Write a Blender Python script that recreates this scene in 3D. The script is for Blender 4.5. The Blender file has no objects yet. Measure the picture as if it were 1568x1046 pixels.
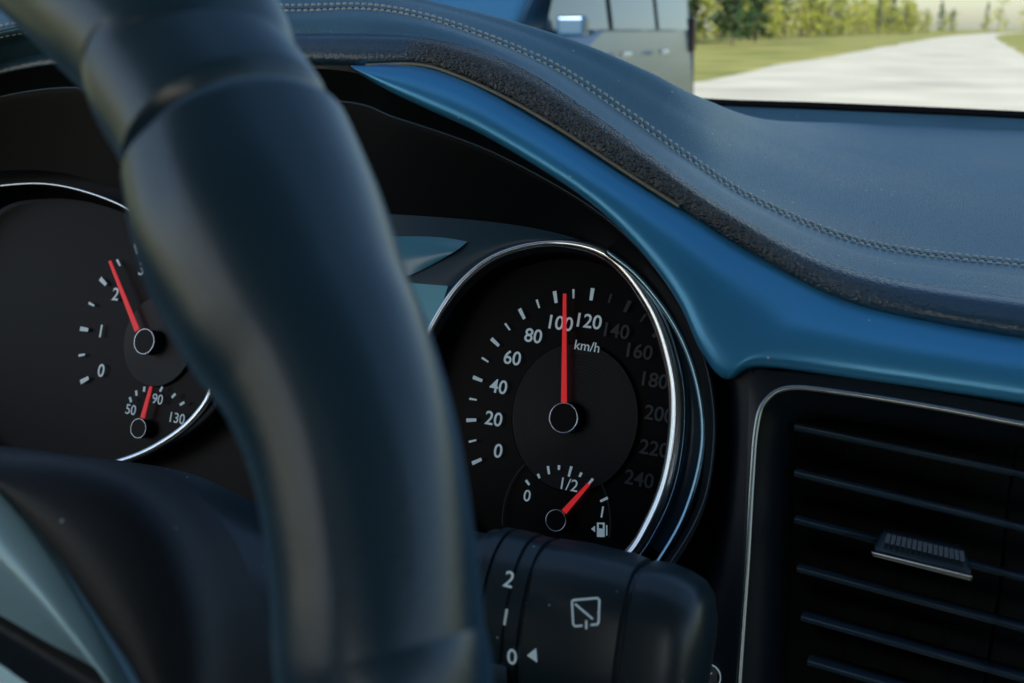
import bpy, bmesh, math, random
from mathutils import Vector, Matrix
from mathutils.bvhtree import BVHTree
import numpy as np
random.seed(7)
D=bpy.data; scn=bpy.context.scene
# ------------------------------------------------------------------ camera survey
PSI=math.radians(24.2); TH=math.radians(17.4); FPX=1524.0
CAM=Vector((0,0,1.15))
R=Vector((math.cos(PSI),math.sin(PSI),0))
F=Vector((-math.sin(PSI)*math.cos(TH),math.cos(PSI)*math.cos(TH),-math.sin(TH)))
U=R.cross(F)
def ray(u,v): return R*((u-784)/FPX)+U*((523-v)/FPX)+F
def pix(u,v,d): return CAM+ray(u,v)*d
EX=Vector((1,0,0))
class Plane:
    def __init__(s,p,tilt):
        s.p=p; t=math.radians(tilt)
        s.n=Vector((0,-math.cos(t),math.sin(t))); s.ey=Vector((0,math.sin(t),math.cos(t)))
    def at(s,u,v,off=0.0):
        r=ray(u,v); d=((s.p+s.n*off-CAM).dot(s.n))/r.dot(s.n)
        return CAM+r*d
GP=Plane(pix(879,639,.45),22)      # instrument / fascia plane
WP=Plane(pix(500,550,.165),25)     # steering wheel plane
def g(pts,off): return [GP.at(p[0],p[1],off) for p in pts]
def w(pts,off): return [WP.at(p[0],p[1],off) for p in pts]
def yplane(u,v,y):
    r=ray(u,v); return CAM+r*(y/r.y)
# ------------------------------------------------------------------ materials
def mat(name,col,rough=.5,metal=0,spec=.5,bump=None,var=None,dust=0,coat=0,emit=None,sheen=0):
    m=D.materials.new(name); m.use_nodes=True; nt=m.node_tree; N=nt.nodes; L=nt.links
    b=N['Principled BSDF']; b.inputs['Base Color'].default_value=(*col,1)
    b.inputs['Roughness'].default_value=rough; b.inputs['Metallic'].default_value=metal
    b.inputs['Specular IOR Level'].default_value=spec
    b.inputs['Coat Weight'].default_value=coat; b.inputs['Coat Roughness'].default_value=.25
    b.inputs['Sheen Weight'].default_value=sheen
    b.inputs['Sheen Roughness'].default_value=.4; b.inputs['Sheen Tint'].default_value=(.35,.7,1,1)
    if emit:
        b.inputs['Emission Color'].default_value=(*emit[0],1); b.inputs['Emission Strength'].default_value=emit[1]
    geo=N.new('ShaderNodeNewGeometry')
    colsock=None
    if var:
        sc,amt=var
        n=N.new('ShaderNodeTexNoise'); n.inputs['Scale'].default_value=sc; n.inputs['Detail'].default_value=6
        L.new(geo.outputs['Position'],n.inputs['Vector'])
        mr=N.new('ShaderNodeMapRange'); mr.inputs[1].default_value=.3; mr.inputs[2].default_value=.7
        mr.inputs[3].default_value=1-amt; mr.inputs[4].default_value=1+amt
        L.new(n.outputs['Fac'],mr.inputs[0])
        mx=N.new('ShaderNodeVectorMath'); mx.operation='SCALE'; mx.inputs[0].default_value=col
        L.new(mr.outputs[0],mx.inputs['Scale']); colsock=mx.outputs[0]
        mr2=N.new('ShaderNodeMapRange'); mr2.inputs[1].default_value=.3; mr2.inputs[2].default_value=.7
        mr2.inputs[3].default_value=max(0,rough-.05); mr2.inputs[4].default_value=min(1,rough+.05)
        L.new(n.outputs['Fac'],mr2.inputs[0]); L.new(mr2.outputs[0],b.inputs['Roughness'])
    if dust:
        vo=N.new('ShaderNodeTexVoronoi'); vo.inputs['Scale'].default_value=dust
        L.new(geo.outputs['Position'],vo.inputs['Vector'])
        sp=N.new('ShaderNodeSeparateColor'); L.new(vo.outputs['Color'],sp.inputs[0])
        lim=N.new('ShaderNodeMapRange'); lim.inputs[1].default_value=.72; lim.inputs[2].default_value=1
        lim.inputs[3].default_value=0; lim.inputs[4].default_value=.12
        L.new(sp.outputs[0],lim.inputs[0])
        lt=N.new('ShaderNodeMath'); lt.operation='LESS_THAN'
        L.new(vo.outputs['Distance'],lt.inputs[0]); L.new(lim.outputs[0],lt.inputs[1])
        mixn=N.new('ShaderNodeMix'); mixn.data_type='RGBA'
        mixn.inputs['A'].default_value=(*col,1); mixn.inputs['B'].default_value=(.6,.72,.75,1)
        if colsock: L.new(colsock,mixn.inputs['A'])
        L.new(lt.outputs[0],mixn.inputs['Factor']); colsock=mixn.outputs['Result']
    if colsock: L.new(colsock,b.inputs['Base Color'])
    if bump:
        kind,sc,st,dist=bump
        if kind=='V':
            t=N.new('ShaderNodeTexVoronoi'); t.feature='DISTANCE_TO_EDGE'; t.inputs['Scale'].default_value=sc
            nz=N.new('ShaderNodeTexNoise'); nz.inputs['Scale'].default_value=sc*.7
            L.new(geo.outputs['Position'],nz.inputs['Vector'])
            ad=N.new('ShaderNodeVectorMath'); ad.operation='MULTIPLY_ADD'
            ad.inputs[1].default_value=(1/sc,)*3
            L.new(nz.outputs['Color'],ad.inputs[0]); L.new(geo.outputs['Position'],ad.inputs[2])
            L.new(ad.outputs[0],t.inputs['Vector']); 
            mr=N.new('ShaderNodeMapRange'); mr.inputs[2].default_value=.35; mr.interpolation_type='SMOOTHSTEP'
            L.new(t.outputs['Distance'],mr.inputs[0]); out=mr.outputs[0]
        else:
            t=N.new('ShaderNodeTexNoise'); t.inputs['Scale'].default_value=sc; t.inputs['Detail'].default_value=4
            L.new(geo.outputs['Position'],t.inputs['Vector']); out=t.outputs['Fac']
        bp=N.new('ShaderNodeBump'); bp.name='BUMP'; bp.inputs['Strength'].default_value=st; bp.inputs['Distance'].default_value=dist
        L.new(out,bp.inputs['Height']); L.new(bp.outputs['Normal'],b.inputs['Normal'])
    return m
M_pad=mat('pad_leather',(.10,.25,.34),.38,spec=.6,bump=('V',900,.5,.0005),var=(14,.16),dust=150)
M_lip=mat('grain_leather',(.045,.048,.046),.34,spec=1.0,bump=('V',430,1.0,.0015))
# the coarse grain fades into smooth roll leather where the cover changes
nt=M_lip.node_tree; at=nt.nodes.new('ShaderNodeAttribute'); at.attribute_name='grain'
mxl=nt.nodes.new('ShaderNodeMix'); mxl.data_type='RGBA'; mxl.inputs['A'].default_value=(.032,.095,.155,1); mxl.inputs['B'].default_value=(.095,.10,.09,1)
nt.links.new(at.outputs['Fac'],mxl.inputs['Factor']); nt.links.new(mxl.outputs['Result'],nt.nodes['Principled BSDF'].inputs['Base Color'])
mrl=nt.nodes.new('ShaderNodeMapRange'); mrl.inputs[3].default_value=.12; mrl.inputs[4].default_value=1
nt.links.new(at.outputs['Fac'],mrl.inputs[0]); nt.links.new(mrl.outputs[0],nt.nodes['BUMP'].inputs['Strength'])
M_trim=mat('satin_trim',(.075,.44,.80),.32,metal=.4,var=(9,.08),dust=90,coat=.5)
M_gold=mat('trim_edge',(.34,.29,.20),.4,metal=.6)
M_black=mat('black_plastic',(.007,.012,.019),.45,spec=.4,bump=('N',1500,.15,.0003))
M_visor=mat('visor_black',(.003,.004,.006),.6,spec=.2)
M_fascia=mat('fascia',(.02,.065,.105),.25)
M_fascia_shine=mat('fascia_shine',(.10,.34,.50),.2,coat=.4)  # reflected highlight on the fascia, put into a lighter blue
M_face=mat('dial_face',(.0025,.003,.005),.4,spec=.15)
M_disc=mat('dial_disc',(.008,.010,.014),.4,spec=.3)
M_chrome=mat('chrome',(.86,.93,.98),.2,metal=1)
M_dchrome=mat('dark_chrome',(.24,.42,.56),.25,metal=1)
M_white=mat('print_white',(.62,.72,.76),.5,emit=((.55,.75,.85),.2))
M_dim=mat('print_dim',(.06,.07,.08),.5)  # darker copy of the white print: hood shade on high speed marks, as colour
M_red=mat('needle_red',(.75,.02,.03),.4,emit=((1,.03,.04),.35))
M_tail=mat('tail_lens',(.05,.02,.03),.2)
M_lcd=mat('lcd',(.03,.15,.21),.2,emit=((.12,.32,.42),.28))
M_rim=mat('wheel_leather',(.018,.062,.105),.31,spec=1.0,bump=('N',600,.10,.0005),var=(30,.10),sheen=.45)
M_hub=mat('hub_rubber',(.014,.018,.024),.5,bump=('N',900,.3,.0004),dust=220)
M_silver=mat('spoke_trim',(.52,.84,.96),.3,metal=.2)
M_stalk=mat('stalk_plastic',(.020,.042,.054),.32,spec=.9,bump=('N',1300,.12,.0003),dust=260)
M_thread=mat('thread',(.82,.84,.74),.5)
M_vent=mat('vent_black',(.009,.016,.024),.36)
# ------------------------------------------------------------------ mesh helpers
def empty(name):
    e=D.objects.new(name,None); scn.collection.objects.link(e); e.empty_display_size=.05; return e
def mk(name,verts,faces,m,parent=None,smooth=True):
    me=D.meshes.new(name); me.from_pydata([tuple(v) for v in verts],[],faces); me.update()
    if smooth:
        for p in me.polygons: p.use_smooth=True
    me.materials.append(m)
    o=D.objects.new(name,me); scn.collection.objects.link(o)
    if parent: o.parent=parent
    return o
def cr(p0,p1,p2,p3,t):
    return .5*((2*p1)+(p2-p0)*t+(2*p0-5*p1+4*p2-p3)*t*t+(3*p1-p0-3*p2+p3)*t**3)
def spline(pts,n,closed=False):
    k=len(pts); out=[]; segs=k if closed else k-1
    tot=n if closed else n-1
    for i in range(n):
        s=i/tot*segs; j=min(int(s),segs-1); t=s-j
        if closed: a=[pts[(j+o)%k] for o in(-1,0,1,2)]
        else:
            p1,p2=pts[j],pts[j+1]
            a=[pts[j-1] if j>0 else p1*2-p2,p1,p2,pts[j+2] if j+2<k else p2*2-p1]
        out.append(cr(*a,t))
    return out
def arcsp(pts,n,closed=False):
    d=spline(pts,max(400,n*3),closed)
    if closed: d=d+[d[0]]
    L=[0]
    for i in range(1,len(d)): L.append(L[-1]+(d[i]-d[i-1]).length)
    out=[];j=0; tot=n if closed else n-1
    for i in range(n):
        s=L[-1]*i/tot
        while j<len(L)-2 and L[j+1]<s: j+=1
        t=(s-L[j])/max(1e-9,L[j+1]-L[j]); out.append(d[j].lerp(d[j+1],t))
    return out
GRIDS={}
def grid(name,rails,nu,nv,m,parent,thick=0,arc=False):
    rr=[(arcsp(r,nu) if arc else spline(r,nu)) for r in rails]
    cols=[spline([r[i] for r in rr],nv) if len(rr)>2 else [rr[0][i].lerp(rr[1][i],j/(nv-1)) for j in range(nv)] for i in range(nu)]
    V=[p for c in cols for p in c]
    Fc=[(i*nv+j,(i+1)*nv+j,(i+1)*nv+j+1,i*nv+j+1) for i in range(nu-1) for j in range(nv-1)]
    GRIDS[name]=(V,Fc)
    o=mk(name,V,Fc,m,parent)
    if thick:
        s=o.modifiers.new('sol','SOLIDIFY'); s.thickness=thick; s.offset=0
    return o
def tube(name,pts,rad,m,parent,closed=False,n=16,up=None,xs=None,caps=True):
    k=len(pts); V=[];Fc=[]
    up=up or GP.n
    for i,p in enumerate(pts):
        a=pts[(i-1)%k] if closed or i>0 else p; b=pts[(i+1)%k] if closed or i<k-1 else p
        t=(b-a).normalized(); s=t.cross(up).normalized(); q=s.cross(t).normalized()
        r=rad[i] if isinstance(rad,(list,tuple)) else rad
        for j in range(n):
            th=2*math.pi*j/n; mlt=xs(th,i/(k-1)) if xs else 1
            V.append(p+(s*math.cos(th)+q*math.sin(th))*r*mlt)
    for i in range(k if closed else k-1):
        for j in range(n):
            Fc.append((i*n+j,((i+1)%k)*n+j,((i+1)%k)*n+(j+1)%n,i*n+(j+1)%n))
    if not closed and caps:
        Fc.append(tuple(range(n))[::-1]); Fc.append(tuple((k-1)*n+j for j in range(n)))
    return mk(name,V,Fc,m,parent)
def text(s,c,ex,ey,h,m,parent,bold=.008,name=None):
    cu=D.curves.new('txt','FONT'); cu.body=s; cu.size=h*1.4; cu.align_x='CENTER'; cu.align_y='CENTER'
    cu.offset=bold*cu.size; cu.extrude=.00005
    o=D.objects.new(name or ('label_'+''.join(ch if ch.isalnum() else '_' for ch in s)),cu); scn.collection.objects.link(o)
    x=ex.normalized(); z=x.cross(ey).normalized(); y=z.cross(x)
    mt=Matrix((x,y,z)).transposed().to_4x4(); mt.translation=c; o.matrix_world=mt
    cu.materials.append(m)
    if parent: o.parent=parent
    return o
def bar(a,b,wa,wb,nrm,th):
    t=(b-a).normalized(); s=t.cross(nrm).normalized()
    v=[a-s*wa/2,a+s*wa/2,b+s*wb/2,b-s*wb/2]; v=v+[p+nrm*th for p in v]
    f=[(0,1,2,3),(4,7,6,5),(0,4,5,1),(1,5,6,2),(2,6,7,3),(3,7,4,0)]
    return v,f
def merge(parts):
    V=[];Fc=[]
    for v,f in parts:
        o=len(V); V+=v; Fc+=[tuple(i+o for i in q) for q in f]
    return V,Fc
def disc(c,ex,ey,r,n=48):
    return [c]+[c+ex*r*math.cos(2*math.pi*i/n)+ey*r*math.sin(2*math.pi*i/n) for i in range(n)],[(0,1+i,1+(i+1)%n) for i in range(n)]
def box(name,c_,s_,m,parent,bev=.02):
    bm=bmesh.new(); bmesh.ops.create_cube(bm,size=1,matrix=Matrix.Translation(c_)@Matrix.Diagonal((*s_,1))); me=D.meshes.new(name); bm.to_mesh(me); bm.free(); me.materials.append(m)
    o=D.objects.new(name,me); scn.collection.objects.link(o); o.parent=parent
    if bev: b=o.modifiers.new('b','BEVEL'); b.width=bev; b.segments=3
    return o

# ================================================================== DASHBOARD
dash=empty('dashboard')
def pd(l): return [pix(*a) for a in l]
B=pd([(-300,60,.62),(0,8,.60),(250,-16,.58),(450,-14,.56),(590,-2,.55),(690,22,.545),(800,48,.54),(900,78,.53),(1000,118,.53),(1080,156,.56)])+[yplane(1180,184,.75),yplane(1330,189,.88),yplane(1568,197,.90),yplane(1900,212,.90)]
A=[p+Vector((0,.10,-.06)) for p in B[:10]]+[p+Vector((0,.03,-.03)) for p in B[10:]]
C=pd([(-300,140,.54),(0,48,.53),(250,12,.52),(450,14,.51),(560,12,.50),(655,28,.49),(760,64,.485),(860,110,.48),(960,176,.475),(1060,246,.47),(1160,308,.46),(1330,374,.455),(1568,405,.445),(1900,430,.43)])
Dd=[(-300,200),(0,100),(250,55),(450,52),(560,52),(650,58),(730,76),(810,110),(900,168),(1000,240),(1110,318),(1290,408),(1568,456),(1900,490)]
E=[(-300,235),(0,118),(250,98),(450,96),(560,98),(640,97),(730,126),(820,176),(920,240),(1020,303),(1130,372),(1300,460),(1568,515),(1900,560)]
E3=g(E,.042); D3=[]
for (u,v),e in zip(Dd,E3):
    d=(e-CAM).dot(F); D3.append(pix(u,v,d+.012))
Cm=[b.lerp(c,.55)+Vector((0,0,.004)) for b,c in zip(B,C)]
grid('pad_top',[A,B,Cm,C,[c.lerp(d,.6)+Vector((0,-.002,.002)) for c,d in zip(C,D3)],D3],300,60,M_pad,dash)
Dm=[d.lerp(e,.5)+GP.n*.004+Vector((0,0,.002)) for d,e in zip(D3,E3)]
Ein=[e-GP.n*.02 for e in E3]
lip=grid('pad_lip',[D3,Dm,E3,Ein],260,24,M_lip,dash)
ga=lip.data.attributes.new('grain','FLOAT','POINT')
for k_ in range(260*24):
    s_=(k_//24)/259*13
    ga.data[k_].value=max(0,min(1,(s_-4.7)/.5))*max(0,min(1,(11.6-s_)/1.6))
pad_bvh=BVHTree.FromPolygons(*GRIDS['pad_top'])
def snap(p,lift):
    loc,nr,_,_=pad_bvh.find_nearest(p)
    if nr.z<0: nr=-nr
    return loc+nr*lift,nr
def stitches(name,path,n,parent,m,r=.0008):
    pts=arcsp(path,n*2); parts=[]
    for i in range(0,len(pts)-1,2):
        a,nr=snap(pts[i],.0); b,_=snap(pts[i].lerp(pts[i+1],1.45),.0)
        jit=Vector((random.gauss(0,1),random.gauss(0,1),0))*.00018; b=b+jit
        t=(b-a).normalized(); s=t.cross(nr).normalized(); q=s.cross(t)
        v=[];ring=6
        for k,(p,rr) in enumerate([(a,.3),(a.lerp(b,.2)+nr*.0003,1),(a.lerp(b,.8)+nr*.0003,1),(b,.3)]):
            for j in range(ring):
                th=2*math.pi*j/ring; v.append(p+(s*math.cos(th)+q*math.sin(th))*r*rr)
        f=[(k*ring+j,(k+1)*ring+j,(k+1)*ring+(j+1)%ring,k*ring+(j+1)%ring) for k in range(3) for j in range(ring)]
        parts.append((v,f))
    V,Fc=merge(parts); mk(name,V,Fc,m,parent)
upz=Vector((0,0,1))
Cs=spline(C,260); Bs=spline(Cm,260); Ds=spline(D3,260)
row1=[c+(b-c).normalized()*.0050 for c,b in zip(Cs,Bs)]
row2=[c+(d-c).normalized()*.0040 for c,d in zip(Cs,Ds)]
stitches('stitch_row_1',row1[::4],210,dash,M_thread)
stitches('stitch_row_2',row2[::4],210,dash,M_thread)
tube('pad_seam',[snap(c,-.0004)[0] for c in arcsp(C,300)],.0006,M_visor,dash,n=8,up=upz)
TE=[(545,104),(600,97),(660,102),(735,130),(825,181),(925,245),(1000,292),(1070,334),(1130,374),(1180,402),(1230,428),(1300,460),(1420,490),(1568,516),(1900,562)]
TT=[(546,109),(592,134),(650,160),(725,194),(805,240),(885,292),(945,342),(1000,402),(1042,462),(1075,530),(1112,572),(1165,556),(1330,577),(1568,612),(1900,664)]
te=g(TE,.040); tt=g(TT,.050)
tm=[a.lerp(b,.45)+GP.n*.005 for a,b in zip(te,tt)]
grid('satin_trim',[[p-GP.n*.01 for p in te],te,tm,tt,[p-GP.n*.012-GP.ey*.001 for p in tt]],220,30,M_trim,dash)
tube('trim_edge_line',arcsp(g([(560,100),(640,99),(700,116),(780,153),(870,206),(960,265),(1040,316)],.043),160),.0009,M_gold,dash,n=8)
def poly(name,pts,off,m,parent,pl=GP):
    V=[pl.at(u,v,off) for u,v in pts]; return mk(name,V,[tuple(range(len(V)))],m,parent,False)
poly('lower_panel',[(-700,200),(500,330),(1000,430),(2000,640),(2000,1700),(-700,1700)],-.022,M_black,dash)
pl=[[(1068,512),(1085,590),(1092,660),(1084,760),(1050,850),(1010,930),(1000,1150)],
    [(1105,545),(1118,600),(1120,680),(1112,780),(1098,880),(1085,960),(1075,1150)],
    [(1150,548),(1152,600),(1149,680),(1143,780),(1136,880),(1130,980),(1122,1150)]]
grid('shaded_centre_trim',[g(pl[0],.020),g(pl[1],.040),g(pl[2],.046)],60,16,M_black,dash)  # blue trim running down; its shade is put into the colour as black
o=disc(GP.at(1085,1036,.043),EX,GP.ey,.0045)
mk('button_face',*o,M_stalk,dash); 
c0=GP.at(1085,1036,.0435)
tube('button_ring',[c0+EX*.0045*math.cos(a*.1309)+GP.ey*.0045*math.sin(a*.1309) for a in range(48)],.0003,M_white,dash,True,8)
text('Y',c0,EX,GP.ey,.003,M_white,dash)

# ================================================================== INSTRUMENT CLUSTER
clu=empty('instrument_cluster')
VT=[(-400,260),(0,114),(250,102),(450,104),(545,112),(592,137),(650,163),(725,197),(805,243),(885,295),(945,345),(1000,405),(1042,465),(1072,530),(1090,600),(1094,680),(1078,780),(1030,870),(960,950)]
VV=[(-400,330),(0,262),(200,290),(400,318),(520,322),(600,328),(690,334),(770,342),(840,354),(900,372),(950,400),(995,440),(1030,490),(1058,550),(1072,610),(1077,680),(1062,770),(1018,850),(950,930)]
vt=g(VT,.047); vv=g(VV,.014)
vm=[a.lerp(b,.22)-GP.n*.004+GP.ey*.002 for a,b in zip(vt,vv)]
vm2=[a.lerp(b,.26)-GP.n*.004 for a,b in zip(vt,vv)]
grid('visor_inner',[vt,vm,vm2,vv],200,24,M_visor,clu)
tube('visor_rib',arcsp(vm,200),.0007,M_fascia,clu,n=8)
tube('outer_ring',arcsp(g([(930,384),(980,425),(1030,490),(1062,560),(1078,640),(1074,710),(1050,790),(1012,858),(960,930)],.018),120),.0019,M_dchrome,clu,n=12)
RING=[(850,372),(935,393),(1000,470),(1032,560),(1039,640),(1027,730),(1000,800),(960,858),(880,905),(790,890),(700,835),(645,750),(625,650),(635,570),(660,503),(705,435),(765,390)]
ring3=arcsp(g(RING,.015),160,True)
rr_=[.0017+.0026*max(0,math.sin(min(1,i/80)*math.pi))**.8 for i in range(160)]
tube('speedometer_bezel',ring3,rr_,M_chrome,clu,True,16)
cc=sum(ring3,Vector())/len(ring3)
inner=[p.lerp(cc,.045)-GP.n*.004 for p in ring3]; inner2=[p.lerp(cc,.06)-GP.n*.0145 for p in ring3]
def band(name,a,b,m,parent):
    n=len(a); V=list(a)+list(b); return mk(name,V,[(i,(i+1)%n,n+(i+1)%n,n+i) for i in range(n)],m,parent)
band('speedometer_wall',[p.lerp(cc,.02) for p in ring3],inner,M_black,clu)
band('speedometer_wall_lower',inner,inner2,M_face,clu)
fa=[(560,326),(600,328),(690,334),(770,342),(840,354),(900,372),(950,400),(995,440),(1030,490),(1058,550),(1072,610),(1077,680),(1062,770),(1018,850)]
fb=[(600,620),(640,560),(662,500),(706,433),(766,388),(850,370),(905,380),(950,408),(990,455),(1018,510),(1038,580),(1044,650),(1030,735),(985,830)]
grid('fascia',[g(fa,.014),[a.lerp(b,.5)+GP.n*.001 for a,b in zip(g(fa,.014),g(fb,.012))],g(fb,.0125)],140,14,M_fascia,clu)
poly('cluster_plate',[(-450,150),(400,240),(1100,330),(1110,1000),(-350,1000)],-.0015,M_face,clu)
poly('display_screen',[(612,432),(686,438),(666,500),(640,540),(612,540)],.0150,M_lcd,clu)
grid('fascia_shine_patch',[g([(590,362),(640,362),(680,364),(716,370)],.0150),g([(590,392),(625,390),(660,388),(698,384)],.0165),g([(590,424),(618,424),(640,416),(664,404)],.0152)],30,10,M_fascia_shine,clu)  # raised patch added for the bright reflection on the fascia
def dial(prefix,c,gx,gy,n_major,start,sweep,sub,labels,lab_r,lab_h,dimfrom,maxtick,tl=.1,tw=.0018):
    G0=GP.at(*c,0); X=GP.at(c[0]+gx[0],c[1]+gx[1],0)-G0; Y=GP.at(c[0]+gy[0],c[1]+gy[1],0)-G0
    def P(ang,r,off=0.0):
        a=math.radians(ang); return G0+X*math.sin(a)*r+Y*math.cos(a)*r+GP.n*off
    A_=[];B_=[]
    tot=(n_major-1)*sub
    for i in range(tot+1):
        if i>maxtick: break
        ang=start+sweep*i/tot; mj=i%sub==0
        l=tl if mj else tl*.75
        bb=bar(P(ang,1+l*.5,.0006),P(ang,1-l*.5,.0006),tw*(1 if mj else .55),tw*(.8 if mj else .45),GP.n,.0002)
        (B_ if i>dimfrom*sub else A_).append(bb)
    mk(prefix+'_ticks',*merge(A_),M_white,clu,False)
    if B_: mk(prefix+'_ticks_shaded',*merge(B_),M_dim,clu,False)
    for i,s in enumerate(labels):
        if s is None: continue
        ang=start+sweep*i/(n_major-1)
        text(s,P(ang,lab_r,.0007),X,Y,lab_h,M_dim if i>dimfrom else M_white,clu,.012)
    return P,X,Y,G0
P,X,Y,G0=dial('speedometer',(879,639),(168,30),(28,-188),13,-120,240,2,[str(20*i) for i in range(13)],.775,.0064,6,99)
def turned(name,c,X,Y,r,off):
    n=72;V=[];Fc=[];rings=40
    for k in range(rings+1):
        q_=r*(.2+.8*k/rings); h=off+(.00006 if k%2 else 0)
        if k==rings: h=off-.0008
        for j in range(n):
            a=2*math.pi*j/n; V.append(c+X*q_*math.cos(a)+Y*q_*math.sin(a)+GP.n*h)
    for k in range(rings):
        for j in range(n): Fc.append((k*n+j,(k+1)*n+j,(k+1)*n+(j+1)%n,k*n+(j+1)%n))
    mk(name,V,Fc,M_disc,clu,False)
turned('speedometer_disc',G0,X,Y,.60,.0012)
def hub(name,u,v,r,off):
    c=GP.at(u,v,off); n=40
    V,Fc=disc(c,EX,GP.ey,r,n); mk(name+'_cap',V,Fc,M_face,clu)
    V2=[c+EX*r*math.cos(2*math.pi*i/n)+GP.ey*r*math.sin(2*math.pi*i/n) for i in range(n)]
    band(name+'_side',V2,[p-GP.n*(off-.0005) for p in V2],M_black,clu)
    tube(name+'_ring',[p for p in V2],r*.055,M_chrome,clu,True,8)
def needle(name,a,b,wa,wb,off):
    v,f=bar(GP.at(*a,off),GP.at(*b,off),wa,wb,GP.n,.0007); mk(name,v,f,M_red,clu,False)
hub('speedometer_hub',863,640,.0066,.007); needle('speedometer_needle',(864,618),(865,450),.0026,.0014,.005)
text('km/h',GP.at(899,531,.0018),X,Y,.0044,M_white,clu,.006)
hub('fuel_hub',851,797,.0047,.004); needle('fuel_needle',(864,784),(902,741),.0026,.0014,.003)
fc=(852,800); t_=[(808,739,5),(825,729,4),(840,720,7),(856,716,4),(873,722,9),(889,727,4),(904,738,7),(925,765,7)]
parts=[]
for (u,v,l) in t_:
    dx,dy=u-fc[0],v-fc[1]; q=math.hypot(dx,dy); l=l*.9
    parts.append(bar(GP.at(u-dx/q*l,v-dy/q*l,.002),GP.at(u+dx/q*l,v+dy/q*l,.002),.0010,.0012,GP.n,.0002))
mk('fuel_ticks',*merge(parts),M_white,clu,False)
text('0',GP.at(807,760,.002),X,Y,.0052,M_white,clu,.008); text('1/2',GP.at(870,743,.002),X,Y,.0054,M_white,clu,.002); text('1',GP.at(922,785,.002),X,Y,.0050,M_white,clu,.008)
def rectp(u0,v0,u1,v1,off):
    V=[GP.at(u0,v0,off),GP.at(u1,v0+ (u1-u0)*.12,off),GP.at(u1,v1+(u1-u0)*.12,off),GP.at(u0,v1,off)]; return V,[(0,1,2,3)]
mk('fuel_pump_icon',*merge([rectp(914,800,917,822,.002),rectp(923,800,926,822,.002),rectp(917,800,923,802.5,.002),rectp(917,809,923,822,.002),rectp(928,804,930,820,.002),([GP.at(905,810,.002),GP.at(911,805,.002),GP.at(911,815,.002)],[(0,1,2)])]),M_white,clu,False)
arc=[GP.at(852+82*math.sin(a)+10*math.cos(a),800-108*math.cos(a)+14*math.sin(a),.0008) for a in [math.radians(-100+i*5) for i in range(40)]]
tube('fuel_window_edge',arc,.0003,M_dim,clu,n=6)
P2,X2,Y2,G2=dial('tachometer',(244,522),(123,19),(29,-155),9,-120,240,2,['0','1','2','3'],.77,.0072,9,9,.11,.0026)
turned('tachometer_disc',G2,X2,Y2,.45,.0008)
hub('tachometer_hub',221,523,.0068,.007); needle('tachometer_needle',(211,506),(169,400),.0032,.0016,.005)
hub('temperature_hub',212,656,.0052,.004); needle('temperature_needle',(219,640),(232,592),.0028,.0016,.003)
parts=[]
for (u,v) in [(200,612),(209,602),(221,596),(247,596),(266,606),(279,618)]:
    dx,dy=u-214,v-660; q=math.hypot(dx,dy)
    parts.append(bar(GP.at(u-dx/q*4,v-dy/q*4,.002),GP.at(u+dx/q*4,v+dy/q*4,.002),.0014,.0014,GP.n,.0002))
mk('temperature_ticks',*merge(parts),M_white,clu,False)
for s,u,v in (('50',200,628),('90',241,612),('130',270,641)): text(s,GP.at(u,v,.002),X2,Y2,.0055,M_white,clu,.004)
TR=[(30,282),(110,288),(205,325),(280,395),(325,490),(328,585),(300,638),(250,678),(190,705),(100,725),(0,715),(-90,640),(-130,500),(-100,370),(-40,300)]
tr3=arcsp(g(TR,.016),160,True)
tube('tachometer_bezel',tr3,[.0009+.0012*max(0,math.sin((i/160-.15)*math.pi*2)) for i in range(160)],M_chrome,clu,True,12)
c2=sum(tr3,Vector())/len(tr3)
band('tachometer_wall',tr3,[p.lerp(c2,.06)-GP.n*.0155 for p in tr3],M_face,clu)

# ================================================================== AIR VENT
vent=empty('air_vent')
VB=[(1120,1250),(1132,1046),(1139,940),(1145,850),(1151,740),(1158,655),(1172,615),(1210,594),(1300,603),(1430,624),(1568,650),(1800,692)]
vb=arcsp(g(VB,.048),200)
M_vchrome=mat('vent_chrome',(.50,.55,.55),.28,metal=1)
tube('vent_bezel',vb,.0012,M_vchrome,vent,n=10)
vb2=arcsp(g([(1108,1250),(1122,1046),(1130,940),(1137,850),(1143,740),(1146,640),(1152,572),(1190,568),(1300,580),(1430,600),(1568,624),(1800,666)],.047),200)
grid('vent_surround',[vb2,vb],200,6,M_vent,vent)
vi=arcsp(g([(1180,1250),(1186,1046),(1190,940),(1194,850),(1198,740),(1203,680),(1212,645),(1240,635),(1320,642),(1440,662),(1568,685),(1800,728)],.030),200)
vd=[p-GP.n*.035 for p in vi]
grid('vent_funnel',[vb,vi,vd],200,14,M_vent,vent)
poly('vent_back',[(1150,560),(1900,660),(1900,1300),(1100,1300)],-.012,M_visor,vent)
M_slat=mat('slat_plastic',(.035,.07,.10),.3)
SL=[((1216,655),(1700,756)),((1216,726),(1700,843)),((1216,798),(1700,922)),((1220,873),(1700,1001)),((1226,948),(1700,1080)),((1236,1016),(1700,1150))]
for k,(a,b) in enumerate(SL):
    pa,pb=GP.at(*a,.030),GP.at(*b,.030)
    sec=[(0,0),(.0006,.0006),(.0004,.0014),(-.004,.0022),(-.022,.0005),(-.022,-.0008),(-.004,-.0012),(0,-.0006)]
    V=[];nn=len(sec)
    for p in(pa,pb):
        for (n_,e_) in sec: V.append(p+GP.n*n_+GP.ey*e_)
    Fc=[(i,(i+1)%nn,nn+(i+1)%nn,nn+i) for i in range(nn)]+[tuple(range(nn)),tuple(range(nn,2*nn))[::-1]]
    mk('slat_%d'%(k+1),V,Fc,M_slat,vent)
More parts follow.
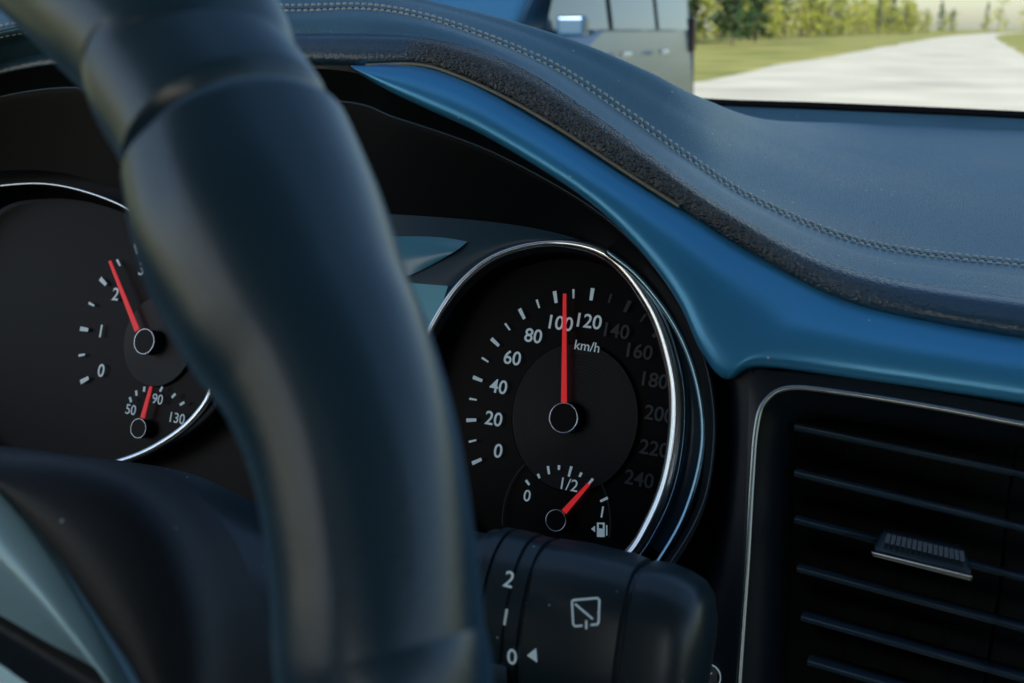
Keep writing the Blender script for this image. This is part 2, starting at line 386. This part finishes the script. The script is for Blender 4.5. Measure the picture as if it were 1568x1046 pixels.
for k,u in enumerate((1300,1380,1460)):
    V=[GP.at(u,600,.004),GP.at(u-18,1200,.004),GP.at(u-18,1200,-.010),GP.at(u,600,-.010)]
    mk('vane_%d'%(k+1),V,[(0,1,2,3)],M_vent,vent,False)
grid('vent_right_wall',[g([(1566,640),(1548,760),(1535,900),(1512,1046),(1490,1250)],.031),g([(1562,640),(1542,760),(1528,900),(1505,1046),(1480,1250)],.0)],30,4,M_visor,vent)
def quadblock(name,c4,th,m,bev=.0008,parent=vent):
    V=c4+[p-GP.n*th for p in c4]
    o=mk(name,V,[(0,1,2,3),(4,7,6,5),(0,4,5,1),(1,5,6,2),(2,6,7,3),(3,7,4,0)],m,parent,False)
    b=o.modifiers.new('b','BEVEL'); b.width=bev; b.segments=3; return o
quadblock('tab_body',[GP.at(1352,812,.037),GP.at(1476,840,.037),GP.at(1490,882,.043),GP.at(1335,843,.043)],.014,M_stalk,.0016)
quadblock('tab_chrome',[GP.at(1333,844,.0445),GP.at(1490,882,.0445),GP.at(1488,891,.044),GP.at(1335,852,.044)],.004,M_vchrome,.0006)
parts=[]
M_rib=mat('tab_rib_plastic',(.14,.17,.18),.35)
for i in range(15):
    t=i/14; a=GP.at(1362+t*110,817+t*26,.0390); b=GP.at(1358+t*116,831+t*28,.0415)
    parts.append(bar(a,b,.0013,.0013,GP.n,.0014))
mk('tab_ridges',*merge(parts),M_rib,vent,False)

# ================================================================== WIPER STALK
st=empty('wiper_stalk')
c=pix(896,960,.312); ax=Vector((1,-.03,-.01)).normalized()
ay=Vector((0,math.sin(.35),math.cos(.35))); an=Vector((0,-math.cos(.35),math.sin(.35)))
secs=[(-.075,.80,2.2),(-.040,.84,2.2),(-.0365,.86,2.2),(-.036,.93,2.3),(-.0325,.95,2.3),(-.032,.99,2.3),(-.0290,1.0,2.3),(-.0288,.94,2.3),(-.0280,.94,2.3),(-.0278,1.0,2.3),(-.0205,1.0,2.4),(-.0203,.94,2.4),(-.0195,.94,2.4),(-.0193,.99,2.4),(-.0155,.99,2.4),(-.0150,.93,2.6),(-.014,.93,2.6),(-.0135,1.0,2.7),(-.004,1.03,2.9),(.010,1.03,3.1),(.0155,1.0,3.2),(.0162,.94,3.2),(.0172,.94,3.2),(.0179,1.0,3.2),(.023,1.02,3.2),(.029,.99,3.1),(.034,.92,3),(.037,.80,2.8),(.0388,.6,2.6),(.0395,.3,2.4),(.0396,.01,2)]
V=[];n=64
for (t,s,e) in secs:
    for j in range(n):
        a=2*math.pi*j/n; ca,sa=math.cos(a),math.sin(a)
        x=math.copysign(abs(ca)**(2/e),ca); y=math.copysign(abs(sa)**(2/e),sa)
        V.append(c+ax*t+an*x*.019*s+ay*y*.0245*s)
Fc=[(k*n+j,(k+1)*n+j,(k+1)*n+(j+1)%n,k*n+(j+1)%n) for k in range(len(secs)-1) for j in range(n)]
so=mk('stalk_body',V,Fc,M_stalk,st)
es=so.modifiers.new('e','EDGE_SPLIT'); es.split_angle=math.radians(50)
bvh=BVHTree.FromPolygons(V,Fc)
def hit(u,v,lift=.0004):
    r=ray(u,v).normalized(); loc,nr,_,_=bvh.ray_cast(CAM,r)
    if loc is None: loc=c;nr=an
    if nr.dot(r)>0: nr=-nr
    return loc+nr*lift,nr
def decal(s,u,v,h):
    p,nr=hit(u,v,.0005); x=(ax-nr*ax.dot(nr)).normalized(); text(s,p,x,nr.cross(x),h,M_white,st,.006,'mark_'+s)
decal('2',780,889,.0050); decal('1',775,946,.0050); decal('0',785,1006,.0050)
def line_decal(name,pts,r=.00032,closed=False):
    ps=[hit(u,v,.0002)[0] for u,v in pts]; tube(name,ps,r,M_white,st,closed,8,up=an)
def seg(l,n=6):
    o=[]
    for a,b in zip(l,l[1:]):
        for i in range(n): o.append((a[0]+(b[0]-a[0])*i/n,a[1]+(b[1]-a[1])*i/n))
    return o+[l[-1]]
line_decal('rear_wiper_icon_frame',seg([(876,921),(879,919),(915,916),(918,919),(917,952),(915,956),(905,957)]))
line_decal('rear_wiper_icon_frame_left',seg([(876,921),(878,956),(881,959),(892,958)]))
line_decal('rear_wiper_icon_arm',seg([(881,925),(908,948)])); line_decal('rear_wiper_icon_stem',seg([(898,950),(898,963)]))
pp=[hit(u,v,.0005)[0] for u,v in((808,1003),(822,992),(824,1014))]; mk('mark_pointer',pp,[(0,1,2)],M_white,st,False)

# ================================================================== STEERING WHEEL
sw=empty('steering_wheel')
CL=[(238,30,326),(301,128,330),(359,221,346),(402,350,376),(450,466,362),(500,560,336),(543,682,320),(570,834,315),(582,985,322),(587,1150,325)]
cen=w([(a,b) for a,b,_ in CL],0)
q=[((p-WP.p).dot(EX),(p-WP.p).dot(WP.ey)) for p in cen]
Am=np.array([[2*x,2*y,1] for x,y in q]); bm_=np.array([x*x+y*y for x,y in q])
s=np.linalg.lstsq(Am,bm_,rcond=None)[0]; cx,cy=float(s[0]),float(s[1]); RW=math.sqrt(s[2]+cx*cx+cy*cy)
angs=[math.atan2(y-cy,x-cx) for x,y in q]
wc=WP.p+EX*cx+WP.ey*cy
rad=[wd/2/FPX*((p-CAM).dot(F)) for (_,_,wd),p in zip(CL,cen)]
extra=[];exr=[]
N_=14
for i in range(1,N_):
    a=angs[0]+((angs[-1]+2*math.pi)-angs[0])*i/N_
    extra.append(wc+EX*RW*math.cos(a)+WP.ey*RW*math.sin(a)); exr.append(.0175)
vis=list(reversed(cen)); vr=list(reversed(rad))
path=vis+extra; prad=vr+exr; kk=len(path)
pts4=[Vector((*p,r)) for p,r in zip(path,prad)]
def cl4(n):
    k=len(pts4); out=[]
    for i in range(n+1):
        s_=i/n*k; j=int(s_)%k; t=s_-int(s_)
        a=[pts4[(j+o)%k] for o in(-1,0,1,2)]; out.append(cr(*a,t))
    return out
full=cl4(kk*60)
si=(len(CL)-3)*60
grip=full[0:si]; upper=full[si-4:]
gp=[];gr=[]
end=Vector(grip[-1][:3])
for p in grip:
    v3=Vector(p[:3]); d=(v3-end).length
    f=1.0
    if d<.003: f=.80+.20*math.sqrt(max(0,1-((.003-d)/.003)**2))
    gp.append(v3); gr.append(p[3]*f)
def gx_(th,s_): return 1-.03*math.exp(-((th-math.radians(100))/.30)**2)
tube('grip',gp,gr,M_rim,sw,n=96,up=WP.n,xs=gx_)
ur=[]; u0=Vector(upper[0][:3])
for p in upper:
    d=(Vector(p[:3])-u0).length
    ur.append(p[3]*(.76+.19*min(1,d/.0035)**.5))
tube('rim',[Vector(p[:3]) for p in upper],ur,M_rim,sw,n=64,up=WP.n)
O=[(-300,660),(-100,676),(0,690),(110,706),(195,742),(258,812),(298,900),(322,990),(335,1090),(342,1250)]
I=[(-300,560),(-80,660),(0,748),(50,806),(95,862),(135,922),(170,975),(205,1030),(245,1110),(300,1250)]
o3=w(O,-.035); i3=w(I,-.028)
grid('hub_cover',[[p-WP.n*.02 for p in o3],o3,[a.lerp(b,.5)+WP.n*.004 for a,b in zip(o3,i3)],i3,[p-WP.n*.006 for p in i3]],80,24,M_hub,sw)
i4=w([(-300,600),(-80,690),(0,764),(50,822),(92,880),(128,935),(160,985),(192,1040),(230,1110),(290,1250)],-.031)
k4=w([(-300,800),(-100,890),(0,942),(40,965),(80,988),(110,1003),(140,1020),(170,1040),(200,1110),(230,1250)],-.034)
grid('spoke_insert',[[p-WP.n*.004 for p in i4],i4,[a.lerp(b,.4)+WP.n*.004 for a,b in zip(i4,k4)],k4],80,20,M_silver,sw)
k5=w([(-300,900),(-100,960),(0,1018),(20,1032),(40,1046),(60,1062),(90,1085),(120,1110),(150,1150),(180,1250)],-.03)
grid('hub_lower',[k4,[a.lerp(b,.5)-WP.n*.003 for a,b in zip(k4,k5)],k5],60,12,M_hub,sw)
k6=w([(-400,1200),(-200,1200),(-100,1200),(-60,1200),(-20,1220),(0,1240),(20,1260),(60,1300),(100,1320),(140,1340)],-.028)
grid('airbag_badge_trim',[k5,k6],40,6,M_silver,sw)
col=empty('steering_column_shroud')
ca_=pd([(60,690,.42),(190,706,.40),(300,728,.385),(420,782,.37),(560,820,.36),(700,838,.35),(780,850,.345)])
cb_=pd([(60,780,.36),(190,790,.355),(300,822,.35),(420,860,.34),(560,900,.33),(700,925,.325),(780,935,.32)])
cc_=pd([(60,1000,.33),(190,1000,.33),(300,1000,.33),(420,1012,.32),(560,1030,.31),(700,1050,.305),(780,1060,.30)])
cd_=[p+Vector((0,.03,-.01)) for p in cc_]; ce_=[p+Vector((0,-.01,-.12)) for p in cc_]
grid('shroud_upper',[ca_,cb_,cc_,cd_],60,30,M_stalk,col)
grid('shroud_lower',[[p+Vector((0,0,-.003)) for p in cc_],ce_],60,4,M_black,col)

# ================================================================== CAR BODY WITH UNSEEN CABIN SHELL
ws=empty('windshield')
yb=.915
zb=CAM.z-.062
HY=.10    # front edge of the unseen roof, set back to let in more sky light
Mg=D.materials.new('glass'); Mg.use_nodes=True; nt=Mg.node_tree; nt.nodes.clear()
o_=nt.nodes.new('ShaderNodeOutputMaterial'); tr=nt.nodes.new('ShaderNodeBsdfTransparent'); gl=nt.nodes.new('ShaderNodeBsdfGlossy'); mx=nt.nodes.new('ShaderNodeMixShader')
tr.inputs[0].default_value=(.93,.97,.98,1); gl.inputs['Roughness'].default_value=.02
fr=nt.nodes.new('ShaderNodeFresnel'); fr.inputs[0].default_value=1.3
nt.links.new(fr.outputs[0],mx.inputs[0]); nt.links.new(tr.outputs[0],mx.inputs[1]); nt.links.new(gl.outputs[0],mx.inputs[2]); nt.links.new(mx.outputs[0],o_.inputs[0])
V=[Vector((-1.1,yb,zb)),Vector((1.0,yb,zb)),Vector((.9,HY,zb+.46)),Vector((-.9,HY,zb+.46))]
mk('glass',V,[(0,1,2,3)],Mg,ws,False)
t1=[yplane(u,v,.905) for u,v in((950,138),(1080,151),(1250,157),(1420,164),(1568,171),(1900,188))]
t2=[yplane(u,v,.903) for u,v in((950,152),(1080,161),(1250,168),(1420,175),(1568,182),(1900,201))]
grid('black_band',[t1,t2],40,3,M_visor,ws,.002)
t3=[yplane(u,v,.880) for u,v in((950,180),(1080,184),(1250,190),(1420,196),(1568,204),(1900,222))]
grid('base_gasket',[t2,t3],40,4,M_pad,ws)
M_unseen_roof=mat('unseen_headliner',(.16,.20,.24),.9,var=(60,.1)); M_unseen_shell=mat('unseen_door_card',(.025,.035,.045),.6,bump=('N',500,.2,.0005)); M_seat=mat('seat_fabric',(.018,.022,.028),.85,bump=('N',300,.3,.001))
cb=empty('unseen_cabin_shell')  # cabin shell out of view, added to shade and darken the interior
box('unseen_roof',(.05,(HY-1.94)/2,CAM.z+.42),(1.9,HY+1.94,.05),M_unseen_roof,cb)
for nm,x,h_ in(('left',-.95,.80),('right',1.03,.66)):
    box('unseen_door_'+nm,(x,-.55,.23+h_/2),(.08,3.0,h_),M_unseen_shell,cb)
    box('unseen_b_pillar_'+nm,(x,-.75,1.22),(.06,.14,.70),M_unseen_shell,cb)
    box('unseen_c_pillar_'+nm,(x,-1.85,1.22),(.06,.30,.70),M_unseen_shell,cb)
box('unseen_tailgate',(.05,-2.05,.70),(1.9,.08,.84),M_unseen_shell,cb); box('unseen_floor',(.05,-.5,.28),(1.9,3.1,.05),M_unseen_shell,cb); box('unseen_firewall',(.05,1.0,.65),(1.9,.05,.72),M_unseen_shell,cb)
for nm,x in(('driver_seat',-.42),('passenger_seat',.50)):
    se=empty('car_seat')
    box('cushion',(x,-.35,.62),(.52,.52,.18),M_seat,se,.06); box('backrest',(x,-.66,.95),(.50,.14,.62),M_seat,se,.06); box('headrest',(x,-.70,1.36),(.27,.10,.18),M_seat,se,.04)

# ================================================================== OUTSIDE
M_grass=D.materials.new('grass'); M_grass.use_nodes=True; nt=M_grass.node_tree; N=nt.nodes; L=nt.links
b=N['Principled BSDF']; b.inputs['Roughness'].default_value=.9
geo=N.new('ShaderNodeNewGeometry'); n1=N.new('ShaderNodeTexNoise'); n1.inputs['Scale'].default_value=.25; n1.inputs['Detail'].default_value=8
L.new(geo.outputs['Position'],n1.inputs['Vector']); rp=N.new('ShaderNodeValToRGB')
rp.color_ramp.elements[0].position=.35; rp.color_ramp.elements[0].color=(.22,.26,.04,1); rp.color_ramp.elements[1].position=.65; rp.color_ramp.elements[1].color=(.56,.50,.14,1)
L.new(n1.outputs['Fac'],rp.inputs[0]); L.new(rp.outputs[0],b.inputs['Base Color'])
M_road=mat('pale_road',(.84,.79,.64),.85,var=(.35,.2))
mk('ground',[Vector((-1500,-300,0)),Vector((1500,-300,0)),Vector((1500,2500,0)),Vector((-1500,2500,0))],[(0,1,2,3)],M_grass,None,False)
def bend(y): return 0 if y<140 else min(.00015*(y-140)**2,60)
V=[];Fc=[]
ys=[-60+i*6 for i in range(150)]
for y in ys:
    wob=.18*math.sin(y*.31)+.12*math.sin(y*.83+1)
    V+= [Vector((-6.0+bend(y)+wob,y,.004)),Vector((2.0+bend(y)-wob*.7,y,.004))]
Fc=[(2*i,2*i+1,2*i+3,2*i+2) for i in range(len(ys)-1)]
mk('road',V,Fc,M_road,None,False)
def leafmat(name,a,b_):
    m=D.materials.new(name); m.use_nodes=True; nt=m.node_tree;N=nt.nodes;L=nt.links; b=N['Principled BSDF']; b.inputs['Roughness'].default_value=.7
    g_=N.new('ShaderNodeNewGeometry'); rp=N.new('ShaderNodeValToRGB'); rp.color_ramp.elements[0].color=(*a,1); rp.color_ramp.elements[1].color=(*b_,1)
    L.new(g_.outputs['Random Per Island'],rp.inputs[0]); L.new(rp.outputs[0],b.inputs['Base Color'])
    return m
M_leaf=leafmat('birch_leaf',(.15,.21,.02),(.52,.50,.09)); M_pine=leafmat('spruce_needle',(.012,.035,.012),(.04,.09,.03)); M_bark=mat('bark',(.16,.13,.10),.9)
def tree_parts(x,y,h,conifer,dens,big=1):
    lv=[];tr=[]
    rb=h*.016
    v=[];f=[]
    for k in range(5):
        t=k/4
        for j in range(6):
            a=j*math.pi/3; v.append(Vector((x+math.cos(a)*rb*(1-t*.9)+math.sin(t*3+x)*.1*h*.03,y+math.sin(a)*rb*(1-t*.9),h*.95*t)))
    for k in range(4):
        for j in range(6): f.append((k*6+j,k*6+(j+1)%6,(k+1)*6+(j+1)%6,(k+1)*6+j))
    tr.append((v,f))
    for k in range(7):
        t=random.uniform(.25,.85); a=random.uniform(0,6.28); l=h*.2*(1.05-t)
        p=Vector((x,y,h*t)); q_=p+Vector((math.cos(a)*l,math.sin(a)*l,l*.5)); tr.append(bar(p,q_,rb*.6,rb*.15,Vector((0,0,1)),rb*.4))
    cl=[(random.uniform(0,6.28),random.random()) for _ in range(11)]
    for i in range(dens):
        if conifer:
            t=random.random()**.8; z=h*(.06+.94*t); rad=h*.17*(1-t)+.1; rr=rad*math.sqrt(random.random())*(1+.3*math.sin(z*4)); a=random.uniform(0,6.28)
            c_=Vector((x+math.cos(a)*rr,y+math.sin(a)*rr,z))
        else:
            ca,ct=random.choice(cl); z=h*(.10+.85*ct)+random.gauss(0,h*.06); rr=h*.17*(1-abs(ct-.4)*.8)
            c_=Vector((x+math.cos(ca)*rr+random.gauss(0,h*.06),y+math.sin(ca)*rr+random.gauss(0,h*.06),max(.2,z)))
        sz=random.uniform(.12,.3)*h/8*big
        d1=Vector((random.gauss(0,1),random.gauss(0,1),random.gauss(0,1))).normalized(); d2=d1.orthogonal().normalized()
        lv.append(([c_+d1*sz,c_+d2*sz*.6,c_-d1*sz,c_-d2*sz*.6],[(0,1,2,3)]))
    return tr,lv
T=[];LB=[];LC=[]
def plant(x,y,h,con,dens,big=1):
    x+=bend(y)
    a,b_=tree_parts(x,y,h,con,dens,big); T.extend(a); (LC if con else LB).extend(b_)
for i in range(230):
    y=30+(i/230)**1.4*380; x=-25-random.random()**1.5*20
    plant(x,y+random.uniform(-3,3),random.uniform(4.5,12),random.random()<.14,330 if y<120 else 150,1.25)
for i in range(60):
    y=26+i*5.5; plant(-22-random.uniform(0,4),y,random.uniform(.8,2.4),False,90,2.6)
plant(-17,78,9,True,900,1.2); plant(-18,92,8,True,700,1.2)
for i in range(45):
    plant(random.uniform(22,44),90+i*7+random.uniform(-3,3),random.uniform(2.5,6),random.random()<.25,160,1.3)
for i in range(90):
    plant(random.uniform(-120,200),random.uniform(430,560),random.uniform(8,14),random.random()<.4,110,1.6)
fo=empty('forest')
mk('trunks',*merge(T),M_bark,fo,False); mk('birch_foliage',*merge(LB),M_leaf,fo,False); mk('spruce_foliage',*merge(LC),M_pine,fo,False)

# van in the opposite lane
van=empty('van')
M_vblue=mat('van_paint',(.02,.10,.22),.2,metal=.3,coat=.8); M_vglass=mat('van_glass',(.01,.02,.025),.06,spec=.9,coat=1); M_tyre=mat('tyre',(.02,.02,.02),.8)
prof=[(4.6,.35),(4.55,.75),(4.7,.98),(5.5,1.12),(6.2,1.75),(6.6,1.88),(9.0,1.86),(9.32,1.6),(9.4,1.0),(9.42,.35)]
V=[];xo=-2.35
for x in(xo,xo-1.8):
    for (y,z) in prof: V.append(Vector((x+(0 if z<1.1 else -.12 if x==xo else .12),y,z)))
k=len(prof); Fc=[tuple(range(k))[::-1],tuple(range(k,2*k))]+[(i,(i+1)%k,k+(i+1)%k,k+i) for i in range(k)]
o=mk('body',V,Fc,M_vblue,van,False); bv=o.modifiers.new('b','BEVEL'); bv.width=.06; bv.segments=3
def xs_(z): return xo+.012-max(0,(min(z,1.9)-1.0)/.75*.12)
for k_,ys_ in enumerate([(5.75,6.9),(7.0,8.05),(8.15,9.05)]):
    y0,y1=ys_; yt0=y0+.5 if k_==0 else y0
    V=[Vector((xs_(1.15),y0,1.15)),Vector((xs_(1.15),y1,1.15)),Vector((xs_(1.68),y1,1.68)),Vector((xs_(1.68),yt0,1.68))]
    mk('window_%d'%(k_+1),V,[(0,1,2,3)],M_vglass,van,False)
for k_,y in enumerate((5.4,8.6)):
    for xx in(xo-.02,xo-1.65):
        bm=bmesh.new(); bmesh.ops.create_cone(bm,cap_ends=True,segments=32,radius1=.33,radius2=.33,depth=.22,matrix=Matrix.Translation((xx-.07,y,.33))@Matrix.Rotation(math.pi/2,4,'Y'))
        me=D.meshes.new('wheel'); bm.to_mesh(me); bm.free(); me.materials.append(M_tyre); o=D.objects.new('wheel_%d'%(k_+1),me); scn.collection.objects.link(o); o.parent=van
        bm=bmesh.new(); bmesh.ops.create_cone(bm,cap_ends=True,segments=24,radius1=.2,radius2=.14,depth=.24,matrix=Matrix.Translation((xx-.05,y,.33))@Matrix.Rotation(math.pi/2,4,'Y'))
        me=D.meshes.new('rim'); bm.to_mesh(me); bm.free(); me.materials.append(M_dchrome); o=D.objects.new('wheel_rim_%d'%(k_+1),me); scn.collection.objects.link(o); o.parent=van
box('mirror',(xo+.10,5.9,1.17),(.18,.1,.12),M_vblue,van); box('handle',(xo+.02,7.2,.98),(.04,.18,.03),M_chrome,van,.01); box('handle_rear',(xo+.02,8.2,.98),(.04,.18,.03),M_chrome,van,.01)
box('headlight',(xo-.12,4.72,.85),(.2,.3,.16),M_chrome,van); box('tail_light',(xo-.05,9.36,1.1),(.06,.1,.3),M_tail,van)
box('sill',(xo+.0,7.0,.38),(.05,2.4,.12),M_tyre,van)

# ================================================================== LIGHT
wd=D.worlds.new('World'); scn.world=wd; wd.use_nodes=True; nt=wd.node_tree
bg=nt.nodes['Background']; sk=nt.nodes.new('ShaderNodeTexSky'); sk.sky_type='NISHITA'; sk.sun_disc=False
el=math.radians(28); az=math.radians(197)   # compass: 0=+Y, clockwise
sk.sun_elevation=el; sk.sun_rotation=az
nt.links.new(sk.outputs[0],bg.inputs[0]); bg.inputs[1].default_value=.15
sd=Vector((math.sin(az)*math.cos(el),math.cos(az)*math.cos(el),math.sin(el)))
sl=D.lights.new('sun','SUN'); sl.energy=5; sl.angle=math.radians(.5); sl.color=(1,.95,.86)
so_=D.objects.new('sun',sl); scn.collection.objects.link(so_); so_.rotation_euler=(-sd).to_track_quat('-Z','Y').to_euler()
# camera
cd=D.cameras.new('camera'); cam=D.objects.new('camera',cd); scn.collection.objects.link(cam)
cd.sensor_width=36; cd.lens=36*FPX/1568; cd.clip_start=.01; cd.clip_end=5000
mt=Matrix((R,U,-F)).transposed().to_4x4(); mt.translation=CAM; cam.matrix_world=mt
cd.dof.use_dof=True; cd.dof.focus_distance=.43; cd.dof.aperture_fstop=14
scn.camera=cam
scn.view_settings.view_transform='Standard'; scn.view_settings.look='None'; scn.view_settings.exposure=0
